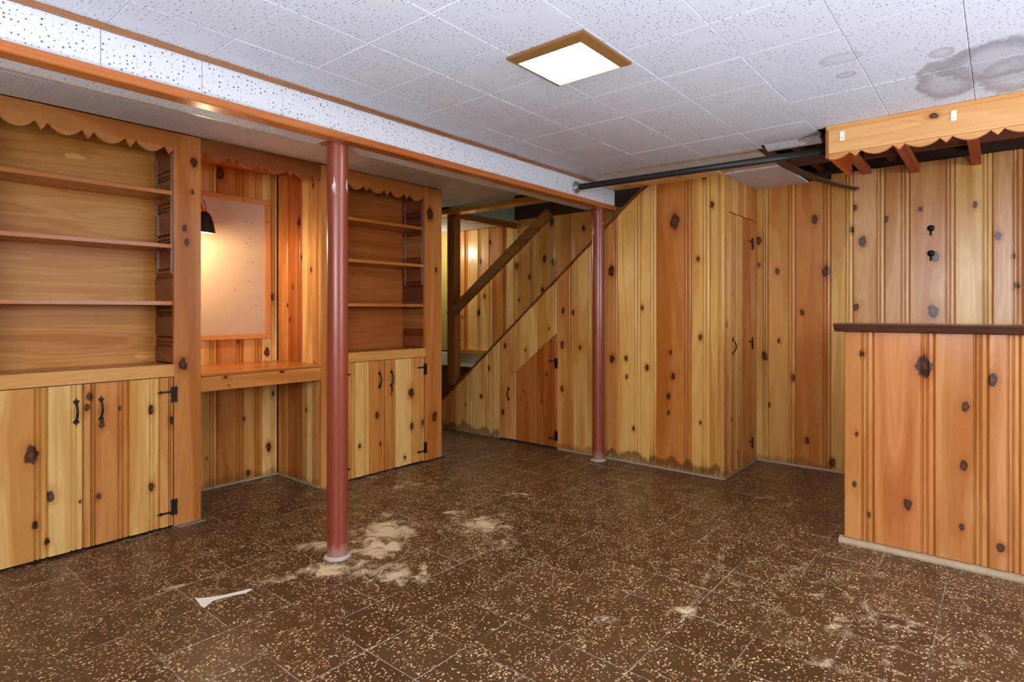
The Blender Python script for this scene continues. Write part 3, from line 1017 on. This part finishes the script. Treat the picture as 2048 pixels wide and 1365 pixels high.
# ---- built-in bookcases
CT_TOP, CT_BOT = 0.80, 0.739
SHELVES = (1.643, 1.381, 1.101)
def bookcase(label, x0, x1, st0, st1, split, ply_col, side_cols, door_tones, patch, key, groupless=None):
    """stiles x0..st0 and st1..x1, opening st0..st1, two doors below"""
    e = empty('built_in_bookcase', ((x0 + x1) / 2, YB + .12, 0), label, 'bookcase', 'built-in pine bookcases')
    ymb = YBACK
    # carcass: back panel (plywood), side walls of horizontal boards, stiles
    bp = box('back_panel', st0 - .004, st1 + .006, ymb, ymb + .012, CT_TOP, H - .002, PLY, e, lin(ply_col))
    for (u, v, rx, rz) in patch:
        q = unproject(1, ymb, u, v)
        poly = [(q[0] + rx * math.cos(a) * (1 if True else 1), q[2] + rz * math.sin(a) * abs(math.sin(a)) ** .3) for a in [2 * math.pi * k / 24 for k in range(24)]]
        o = prism('plywood_plug', poly, mapper('Y', ymb), 0.0, 0.0006, PLY, bp, lin(tuple(min(255, c + 26) for c in ply_col)))
    zs = [CT_TOP, 0.93, 1.08, 1.27, 1.44, 1.60, 1.76, H - .002]
    for i in range(len(zs) - 1):
        # horizontal beaded boards lining the right-hand side
        w = zs[i + 1] - zs[i]
        pr = profile(w) + [(w, .016), (0, .016)]
        V = []
        for y in (YB + .02, ymb):
            V += [(st1 + d, y, zs[i] + s) for s, d in pr]
        n = len(pr)
        F = [tuple(range(n)), tuple(range(2 * n - 1, n - 1, -1))] + [(k, k + n, (k + 1) % n + n, (k + 1) % n) for k in range(n)]
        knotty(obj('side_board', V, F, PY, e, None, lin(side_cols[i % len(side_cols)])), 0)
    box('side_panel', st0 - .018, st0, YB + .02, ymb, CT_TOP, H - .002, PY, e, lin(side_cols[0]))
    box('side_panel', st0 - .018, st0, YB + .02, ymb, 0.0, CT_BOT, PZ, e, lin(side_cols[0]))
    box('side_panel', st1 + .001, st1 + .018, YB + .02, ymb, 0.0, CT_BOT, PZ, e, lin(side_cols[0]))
    for a, b, tn in ((x0, st0, 'M'), (st1, x1, 'M')):
        o = box('stile', a, b, YB, YB + .019, 0.0, H - .002, PZ, e, lin((208, 142, 76)), bev=.002)
        org = WO[o.name]
        ks = [((q[0] - org[0], q[1] - org[1], q[2] - org[2]), r) for q, r in KNOTS[key] if a < q[0] < b]
        knot_props(o, ks[:NK])
    box('end_panel', x1 - .02, x1 - .001, YB + .02, 3.655, 0.0, H - .002, PZ, e, tone('O'))
    # counter and its front board
    box('counter', st0, st1, YB + .001, ymb, CT_TOP - .022, CT_TOP, PX, e, lin((196, 130, 66)))
    box('counter_front', st0, st1, YB - .002, YB + .017, CT_BOT, CT_TOP - .001, PX, e, lin((216, 162, 88)), bev=.0015)
    for z in SHELVES:
        box('shelf', st0 + .002, st1 - .003, YB + .012, ymb - .002, z - .012, z + .008, PX, e, lin((204, 138, 70)), bev=.0012)
    # scalloped valance
    prism('valance', scallop(st0, st1, H - .002, 1.829, 0.632), mapper('Y', YB + .002), -.018, 0.0, PX, e, lin((204, 138, 74)))
    # shelf standards and clips on the right side
    for y in (3.145, 3.325):
        s = box('shelf_standard', st1 - .005, st1 - .0005, y - .006, y + .006, 1.246, 1.838, STEEL, e)
        for z in SHELVES[:2]:
            zz = z - .012
            V, F = join([sweep_data([(st1 - .005, y, zz - .003), (st1 - .03, y, zz - .003), (st1 - .005, y, zz - .026)], .0018, 6)])
            obj('shelf_clip', V, F, STEEL, s)
    # doors
    for (a, b, edge, dirn, hs, tn) in ((st0 + .002, split - .001, st0 + .001, 1, split - (split - .75 if key == 'cab1' else 0.047), door_tones[0]), (split + .001, st1 - .002, st1 - .001, -1, 0, door_tones[1])):
        d = empty('door', ((a + b) / 2, YB - .004, 0.012))
        WO[d.name] = ((a + b) / 2, YB - .004, 0.012)
        p = WO[e.name]
        d.parent = e
        d.location = tuple(WO[d.name][k] - p[k] for k in range(3))
        edges = [a] + [q for q in tn[0]] + [b]
        for i in range(len(edges) - 1):
            plank('Y', YB - .003, edges[i], edges[i + 1], 0.012, CT_BOT - .003, tn[1][i % len(tn[1])], d, 'cab', thick=0.016)
        hinge(d, 'Y', YB - .003, edge, 0.652, dirn)
        hinge(d, 'Y', YB - .003, edge, 0.10, dirn, low=True)
        handle(d, 'Y', YB - .003, tn[2], tn[3])
    return e
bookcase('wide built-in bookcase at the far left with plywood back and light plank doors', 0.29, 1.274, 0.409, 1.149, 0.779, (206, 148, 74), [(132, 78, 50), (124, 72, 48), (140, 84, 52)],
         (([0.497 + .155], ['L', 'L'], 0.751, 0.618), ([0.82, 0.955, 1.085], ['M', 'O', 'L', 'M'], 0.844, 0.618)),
         [(150, 313, .042, .016), (289, 711, .045, .019)], 'cab')
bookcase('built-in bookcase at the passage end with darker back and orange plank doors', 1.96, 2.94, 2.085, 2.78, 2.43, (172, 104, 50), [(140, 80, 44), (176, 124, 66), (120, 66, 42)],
         (([2.20, 2.31], ['M', 'L', 'O'], 2.383, 0.612), ([2.52, 2.66], ['O', 'L', 'M'], 2.48, 0.612)),
         [], 'cab')

# valance over the alcove
al = prism('alcove_valance', scallop(AX0, AX1, H - .004, 1.833, 0.632 + .166 * 5 - .025), mapper('Y', YB + .002), -.018, 0.0, PX, None, lin((158, 92, 46)))
tag(al, 'scalloped pine valance board spanning the top of the desk alcove', 'valance')

# ---- built-in desk
desk = empty('built_in_desk', ((AX0 + AX1) / 2, 3.36, 0.648), 'pine desk counter built across the alcove between the bookcases', 'desk')
box('desk_top', AX0, AX1, YB - .002, YALC - .001, 0.726, 0.742, PX, desk, lin((196, 122, 62)), bev=.003)
o = box('apron', AX0, AX1, YB + .004, YB + .022, 0.648, 0.724, PX, desk, lin((214, 148, 78)), bev=.0015)
knots_at(o, 1, YB, [(453, 755, 4), (565, 744, 4), (458, 772, 2.5)])
box('edge_strip', AX0, AX1, YB + .003, YB + .02, 0.7245, 0.7255, DKB, desk)

# ---- pin board in the alcove
pb = empty('pin_board', (1.6, YALC, 0.885), 'tan pin board in a pine frame on the alcove wall', 'board')
px0, px1, pz0, pz1, fw = 1.30, 1.899, 0.885, 1.768, 0.032
yf = YALC
box('panel', px0 + fw, px1 - fw, yf - .010, yf - .001, pz0 + fw, pz1 - fw, HARDB, pb)
for nm, a, b, c, d, m in (('frame_rail', px0, px1, pz1 - fw, pz1, PX), ('frame_rail', px0, px1, pz0, pz0 + fw, PX), ('frame_stile', px1 - fw, px1, pz0 + fw, pz1 - fw, PZ), ('frame_stile', px0, px0 + fw, pz0 + fw, pz1 - fw, PZ)):
    knotty(box(nm, a, b, yf - .02, yf - .001, c, d, m, pb, lin((206, 136, 74)), bev=.003), 1, .003, .005, 'Y')
for (u, v) in ((491, 443), (502, 447), (500, 478), (500, 494), (494, 487), (499, 563), (495, 524), (505, 525), (512, 612), (470, 580)):
    q = unproject(1, yf - .010, u, v)
    V, F = lathe_data([(.0032, 0.0), (.0028, 0.0010)], 0, 0, 10, True)
    V = [(q[0] + x, yf - .010 - z, q[2] + y) for x, y, z in V]
    obj('pin_hole', V, [tuple(reversed(f)) for f in F], TACK, pb)

# ---- desk lamp on the alcove's left side
lx, ly, lz = 1.392, 3.36, 1.487
lamp = empty('wall_lamp', (lx, ly, lz), 'small black bell-shaded lamp with copper neck lit in the desk alcove', 'lamp')
prof = [(.056, 0.0), (.0545, .012), (.051, .035), (.046, .062), (.038, .088), (.027, .108), (.016, .118), (.010, .121), (.0085, .119), (.014, .115), (.025, .105), (.036, .086), (.044, .061), (.049, .035), (.0525, .012), (.054, 0.0), (.056, 0.0)]
V, F = lathe_data([(r, lz + z) for r, z in prof], lx, ly, 36)
o = obj('shade', V, F, plain('black_lamp_enamel', (26, 26, 28), 0.35, 0.1, 0.3), lamp, smooth=True)
V, F = lathe_data([(.020, lz + .006), (.030, lz + .012), (.034, lz + .03), (.030, lz + .05), (.016, lz + .07), (.012, lz + .09)], lx, ly, 24, True)
obj('bulb', V, F, BULB, lamp, smooth=True)
V, F = sweep_data([(lx, ly, lz + .112), (lx - .003, ly, lz + .14), (lx - .014, ly, lz + .175), (lx - .035, ly, lz + .20), (AX0 + .03, ly, lz + .212), (AX0 + .012, ly, lz + .213)], [.013, .014, .013, .011, .010, .010], 14)
obj('neck', V, F, plain('copper_neck', (190, 120, 80), 0.35, 0.6), lamp, smooth=True)
V, F = lathe_data([(.034, 0.0), (.034, .008), (.028, .014)], 0, 0, 24, True)
obj('wall_plate', [(AX0 + z - .0005, ly + x, lz + .213 + y) for x, y, z in V], F, plain('copper_plate', (170, 104, 70), 0.4, 0.6), lamp)
ld = bpy.data.lights.new('lamp_light', 'POINT')
ld.energy = LAMP_W
ld.color = (1.0, 0.78, 0.47)
ld.shadow_soft_size = 0.02
lo = bpy.data.objects.new('lamp_light', ld)
COL.objects.link(lo)
lo.parent = lamp
lo.location = (0.0, 0.0, -0.004)

# ---- alcove left side (end of the first bookcase) is its end_panel; floor trim under stile
vb = box('vinyl_scrap', 1.155, 1.285, YB - .03, YB - .002, 0.0, 0.006, GREYB)
tag(vb, 'short grey strip on the floor under the wide bookcase corner', 'strip')
vb = box('vinyl_scrap', 2.70, 2.955, YB - .025, YB - .002, 0.0, 0.006, plain('dark_scrap', (40, 34, 30), .6))
tag(vb, 'short dark strip on the floor under the passage bookcase corner', 'strip')

# ---- ceiling light
fx0, fx1, fy0, fy1 = 1.548, 1.858, 1.0, 1.316
cl = empty('ceiling_light', ((fx0 + fx1) / 2, (fy0 + fy1) / 2, H - .02), 'square lit ceiling light with a bronze frame', 'lamp')
fw = 0.030
def frame_piece(pts):
    V = []
    for z, (ins) in ((H - .001, 0), (H - .014, 0), (H - .020, 1)):
        V += [(x, y, z) for x, y in pts]
    return V
zo, zi, zt = H - .010, H - .022, H - .0005
def light_rail(outer, inner):
    (ax, ay_), (bx, by_) = outer
    (cx_, cy_), (dx, dy) = inner
    V = [(ax, ay_, zt), (bx, by_, zt), (ax, ay_, zo), (bx, by_, zo), (cx_, cy_, zi), (dx, dy, zi), (cx_, cy_, zt), (dx, dy, zt)]
    F = [(0, 1, 3, 2), (2, 3, 5, 4), (4, 5, 7, 6), (6, 7, 1, 0), (0, 2, 4, 6), (1, 7, 5, 3)]
    return obj('frame_rail', V, F, BRASSF, cl)
O4 = [(fx0, fy0), (fx1, fy0), (fx1, fy1), (fx0, fy1)]
I4 = [(fx0 + fw, fy0 + fw), (fx1 - fw, fy0 + fw), (fx1 - fw, fy1 - fw), (fx0 + fw, fy1 - fw)]
for k in range(4):
    k2 = (k + 1) % 4
    light_rail((O4[k], O4[k2]), (I4[k], I4[k2]))
box('diffuser', fx0 + fw - .001, fx1 - fw + .001, fy0 + fw - .001, fy1 - fw + .001, H - .019, H - .002, PANEL, cl)

# ---- steel pipe along the closet ceiling
pipe = empty('steel_pipe', (3.2, 1.4, 1.862), 'long dark steel pipe hung under the ceiling in front of the closet', 'pipe')
V, F = sweep_data([(3.19, BY0 - .006, 1.862), (3.235, 1.4, 1.864), (3.285, 0.662, 1.866)], 0.0195, 16)
obj('tube', V, F, PIPE, pipe, smooth=True)
V, F = lathe_data([(.042, 0.0), (.042, .006), (.030, .010), (.026, .03), (.021, .032)], 0, 0, 24, True)
smooth_by_angle(obj('flange', [(3.19 + x, BY0 - .0005 - z, 1.862 + y) for x, y, z in V], [tuple(reversed(f)) for f in F], STEEL, pipe))

# ---- bar
bar = empty('bar_counter', (XBAR + .1, -0.4, 0), 'knotty pine bar front with a dark moulded top in the right foreground', 'bar')
bu = [1687.5, 1746.5, 1868.5, 1976, 2040]
ba = [unproject(0, XBAR, u, 800)[1] for u in bu]
for i, tn in enumerate([(206, 144, 80), (204, 134, 72), (208, 146, 82), (210, 148, 90)]):
    plank('X', XBAR, ba[i], ba[i + 1], 0.028, 0.966, tn, bar, 'bar')
yy = ba[-1]
i = 0
while yy > -1.3:
    w = (0.2, 0.17, 0.22)[i % 3]
    plank('X', XBAR, yy, yy - w, 0.028, 0.966, 'OMO'[i % 3], bar, None)
    yy -= w
    i += 1
bend = yy
box('bar_core', XBAR + .0185, XBAR + .10, bend, ba[0] - .003, 0.0, 0.966, PZ, bar, tone('O'))
# moulded cap: profile in (x, z), swept along y
cp = [(2.992, 1.004), (2.986, 0.999), (2.988, 0.994), (2.994, 0.992), (2.996, 0.988), (2.998, 0.984), (3.004, 0.981), (3.010, 0.980), (3.012, 0.974), (3.020, 0.971), (3.024, 0.966), (3.30, 0.966), (3.30, 1.004)]
obj_v, obj_f = prism_data(cp, lambda s, z, d: (s, d, z), bend - .02, 0.588)
obj('cap', obj_v, obj_f, CAPB, bar)
prism('shoe_moulding', [(XBAR - .016, 0.0), (XBAR - .016, .008), (XBAR - .009, .022), (XBAR + .017, .027), (XBAR + .017, 0.0)], lambda s, z, d: (s, d, z), bend, 0.572, PALESHOE, bar)

# ---- scalloped canopy over the bar
XV = 3.12
can = empty('bar_canopy', (XV, -0.3, 1.79), 'pale pine canopy board with a scalloped edge hanging over the bar', 'canopy')
cb = box('front_board', XV, XV + .018, -1.3, 0.632, 1.8105, 1.938, PY, can, lin((222, 172, 110)), bev=.001)
knots_at(cb, 0, XV, [(1868, 232, 7)])
prism('scalloped_edge', scallop(-1.3, 0.632, 1.8088, 1.785, 0.522, 0.1705, 0.0225, 0.022), mapper('X', XV), -.018, 0.0, PY, can, lin((216, 160, 98)))
prism('top_moulding', [(XV - .016, 1.9385), (XV - .016, 1.932), (XV - .010, 1.926), (XV - .001, 1.921), (XV - .001, 1.9385)], lambda s, z, d: (s, d, z), -1.3, 0.64, PY, can, lin((214, 160, 100)))
prism('side_board', scallop(XV + .019, 3.60, 1.93, 1.785, XV + .06, 0.085, 0.02, 0.02), mapper('Y', 0.632), 0.0, 0.016, PX, can, lin((196, 104, 52)))
box('end_strip', XV - .003, XV + .02, 0.632, 0.645, 1.79, 1.938, PZ, can, lin((150, 92, 52)))
for (u, v) in ((1684.5, 272), (1907.5, 231.5)):
    q = unproject(0, XV, u, v)
    c_ = box('plastic_clip', XV - .004, XV - .0003, q[1] - .0095, q[1] + .0095, q[2] - .022, q[2] + .022, WHITEP, can, bev=.001)
    V, F = lathe_data([(.003, 0.0), (.002, .002)], 0, 0, 10, True)
    obj('screw', [(XV - .004 - z, q[1] + x, q[2] - .010 + y) for x, y, z in V], [tuple(reversed(f)) for f in F], STEEL, c_)

# ---- exposed framing above the bar
for i, (y, lab) in enumerate(((0.655, 'rough orange furring stick beside the canopy side board'), (0.40, 'rough orange furring stick above the bar between the other two'), (0.108, 'rough orange furring stick above the bar nearest the right edge'))):
    s = box('furring_strip', 3.30 if i else 3.62, XW - .003, y - .022, y + .022, 1.905 if i else 1.935, 1.947 if i else 1.975, RAWX, None, lin((188, 104, 56)))
    tag(s, lab, 'stick', 'furring sticks above the bar')
s = box('ledger_board', 3.98, 4.02, -1.3, 0.62, 1.96, 2.0, RAWY, None, lin((128, 66, 42)))
tag(s, 'long dark red ledger board in the open ceiling over the bar', 'board')
s = box('ledger_board', 3.42, 3.46, 0.64, 1.0, 1.952, 1.99, RAWY, None, lin((96, 60, 40)))
tag(s, 'short dark board across the open ceiling hole by the pipe', 'board')
s = box('ledger_board', 3.86, 3.92, 0.64, 1.0, 1.955, 2.0, RAWY, None, lin((110, 64, 42)))
tag(s, 'short dark board deep in the open ceiling hole near the wall', 'board')
# broken tile flap and sagging strip
V = []
a0, a1 = 0.70, 0.965
for y in (a0, a1):
    V += [(3.24, y, 1.9395), (3.31, y, 1.918), (3.314, y, 1.929), (3.24, y, 1.951)]
F = [(0, 1, 2, 3), (7, 6, 5, 4), (0, 4, 5, 1), (1, 5, 6, 2), (2, 6, 7, 3), (3, 7, 4, 0)]
s = obj('broken_ceiling_tile', V, F, BTILE)
tag(s, 'narrow broken strip of white tile drooping at the ceiling hole', 'tile')
V, F = [], []
path = [(3.30, .985, 1.934), (3.50, .985, 1.930), (3.70, .975, 1.918), (3.86, .940, 1.900), (4.0, .880, 1.876), (4.10, .80, 1.850), (4.19, .69, 1.818)]
for i, (x, y, z) in enumerate(path):
    j0, j1 = max(i - 1, 0), min(i + 1, len(path) - 1)
    tx, ty = path[j1][0] - path[j0][0], path[j1][1] - path[j0][1]
    l = math.hypot(tx, ty)
    nx, ny = -ty / l * .028, tx / l * .028
    V += [(x - nx, y - ny, z), (x + nx, y + ny, z), (x + nx, y + ny, z + .009), (x - nx, y - ny, z + .009)]
for i in range(len(path) - 1):
    for k in range(4):
        k2 = (k + 1) % 4
        F.append((i * 4 + k, i * 4 + k2, i * 4 + 4 + k2, i * 4 + 4 + k))
F += [(3, 2, 1, 0), tuple(range(len(V) - 4, len(V)))]
s = obj('hanging_batten', V, F, plain('weathered_batten', (92, 66, 52), .6, var=.5, scale=12), None)
tag(s, 'thin dark batten sagging down from the ceiling hole to the bar wall', 'batten')
V, F = tile_mesh(3.70, XW - .001, 1.0, 1.339, 1.921, 1.933, .002, True)
V = [(x, y, z + (.006 if x > 4.1 else 0)) for x, y, z in V]
s = obj('loose_ceiling_tile', V, F, CTILE)
tag(s, 'sagging pinkish white ceiling tile in the corner over the closet side', 'tile')
V, F = tile_mesh(3.502, 3.70, 0.995, 1.338, H - .008, H + .004, .003, True)
s = obj('bare_ceiling_panel', V, F, PY, None, None, lin((200, 164, 118)))
tag(s, 'small tan bare panel in the ceiling beside the hole', 'panel')

# ---- two black hooks on the wall behind the bar
for z, lab in ((1.559, 'upper of two small black hooks on the wall above the bar'), (1.408, 'lower of two small black hooks on the wall above the bar')):
    e = empty('wall_hook', (XW, 0.324, z), lab, 'hook', 'black hooks on the bar wall')
    V, F = lathe_data([(.019, 0.0), (.019, .004), (.012, .009), (.004, .011)], 0, 0, 20, True)
    obj('plate', [(XW - .0004 - q[2], 0.324 + q[0], z + q[1]) for q in V], [tuple(reversed(f)) for f in F], BLACK, e)
    V, F = sweep_data([(XW - .008, 0.324, z - .004), (XW - .014, 0.324, z - .02), (XW - .018, 0.324, z - .034), (XW - .026, 0.324, z - .042), (XW - .034, .324, z - .036)], .005, 8)
    obj('prong', V, F, BLACK, e, smooth=True)

# ---- staircase: treads and risers behind the side wall
stc = empty('staircase', (4.1, 3.95, 0), 'wooden basement stairs rising behind the plank side wall', 'stairs')
ns = 9
rise = 1.90 / ns
run = rise / SL
for i in range(ns):
    yf = 4.05 - i * run
    z = rise * (i + 1) - .06
    if z < .02: continue
    box('tread', XS + .055, XFAR - .072, yf - run - .01, yf + .02, z - .03, z, PX, stc, lin((140, 88, 50)))
    box('riser', XS + .055, XFAR - .072, yf - .018, yf, max(0.0, z - rise + .001), z - .031, PX, stc, lin((120, 74, 42)))

# ---- handrail with its post
hr = empty('stair_handrail', (3.70, 3.76, 0.31), 'dark wooden post and sloping handrail beside the stairs', 'handrail')
ptop = 1.911
pyc = 3.76
zb = stairline(pyc - .04) + .02
box('post', XS - .02, XS + .055, pyc - .045, pyc + .045, zb, ptop, PZ, hr, lin((140, 90, 48)), bev=.003)
ya, za, yb_, zb_ = 3.755, 1.02, 2.66, 1.815
nrm = math.hypot(yb_ - ya, zb_ - za)
dx_, dz_ = (yb_ - ya) / nrm, (zb_ - za) / nrm
px_, pz_ = -dz_ * .038, dx_ * .038
V = []
for (y, z) in ((ya, za), (yb_, zb_)):
    for sx_ in (XS - .058, XS - .021):
        V += [(sx_, y + px_, z + pz_), (sx_, y - px_, z - pz_)]
F = [(0, 1, 3, 2), (4, 6, 7, 5), (0, 4, 5, 1), (2, 3, 7, 6), (0, 2, 6, 4), (1, 5, 7, 3)]
obj('rail', V, F, PY, hr, None, lin((132, 90, 46)))

# ---- lamp in the passage and light from the floor above
pl = empty('passage_lamp', (4.1, 4.9, 1.80), 'bare warm bulb on the passage ceiling behind the bookcases', 'lamp')
V, F = lathe_data([(.05, H), (.05, H - .02), (.022, H - .03), (.018, H - .05)], 4.1, 4.9, 24, True)
obj('socket', V, F, WHITEP, pl, smooth=True)
V, F = lathe_data([(.014, H - .05), (.030, H - .08), (.034, H - .105), (.026, H - .13), (.008, H - .142)], 4.1, 4.9, 24, True)
obj('bulb', V, F, BULB, pl, smooth=True)
ld = bpy.data.lights.new('passage_light', 'POINT')
ld.energy = PASSAGE_W
ld.color = (1.0, 0.84, 0.58)
ld.shadow_soft_size = 0.04
lo = bpy.data.objects.new('passage_light', ld)
COL.objects.link(lo)
lo.parent = pl
lo.location = (0, 0, -0.05)
ld = bpy.data.lights.new('stairwell_light', 'POINT')
ld.energy = STAIR_W
ld.color = (0.95, 1.0, 0.9)
ld.shadow_soft_size = 0.1
lo = bpy.data.objects.new('stairwell_light', ld)
COL.objects.link(lo)
lo.location = (4.2, 2.9, 2.6)

# ---- unseen uplighters added behind and beside the camera to brighten the ceiling
for (ux, uy, lab) in ((-0.5, -0.5, 'steel uplighter can added on the floor for fill light near the rear window'), (-0.45, 0.6, 'steel uplighter can added on the floor for fill light near the rear wall corner'), (1.8, -1.0, 'steel uplighter can added on the floor for fill light near the side window')):
    fl = empty('added_fill_uplighter', (ux, uy, 0), lab, 'lamp', 'added fill uplighter cans')
    V, F = lathe_data([(.09, 0.0), (.09, .03), (.085, .04), (.085, .24), (.09, .25), (.082, .25), (.078, .20), (.0, .19)], ux, uy, 28, False)
    smooth_by_angle(obj('can', V, F, STEEL, fl))
    ld = bpy.data.lights.new('fill_uplight', 'SPOT')
    ld.energy = FILL_UPLIGHT_W
    ld.color = (0.86, 0.92, 1.0)
    ld.spot_size = math.radians(138)
    ld.spot_blend = 0.5
    ld.shadow_soft_size = 0.05
    lo = bpy.data.objects.new('fill_uplight', ld)
    COL.objects.link(lo)
    lo.parent = fl
    lo.location = (0, 0, 0.26)
    lo.rotation_euler = (math.pi, 0, 0)
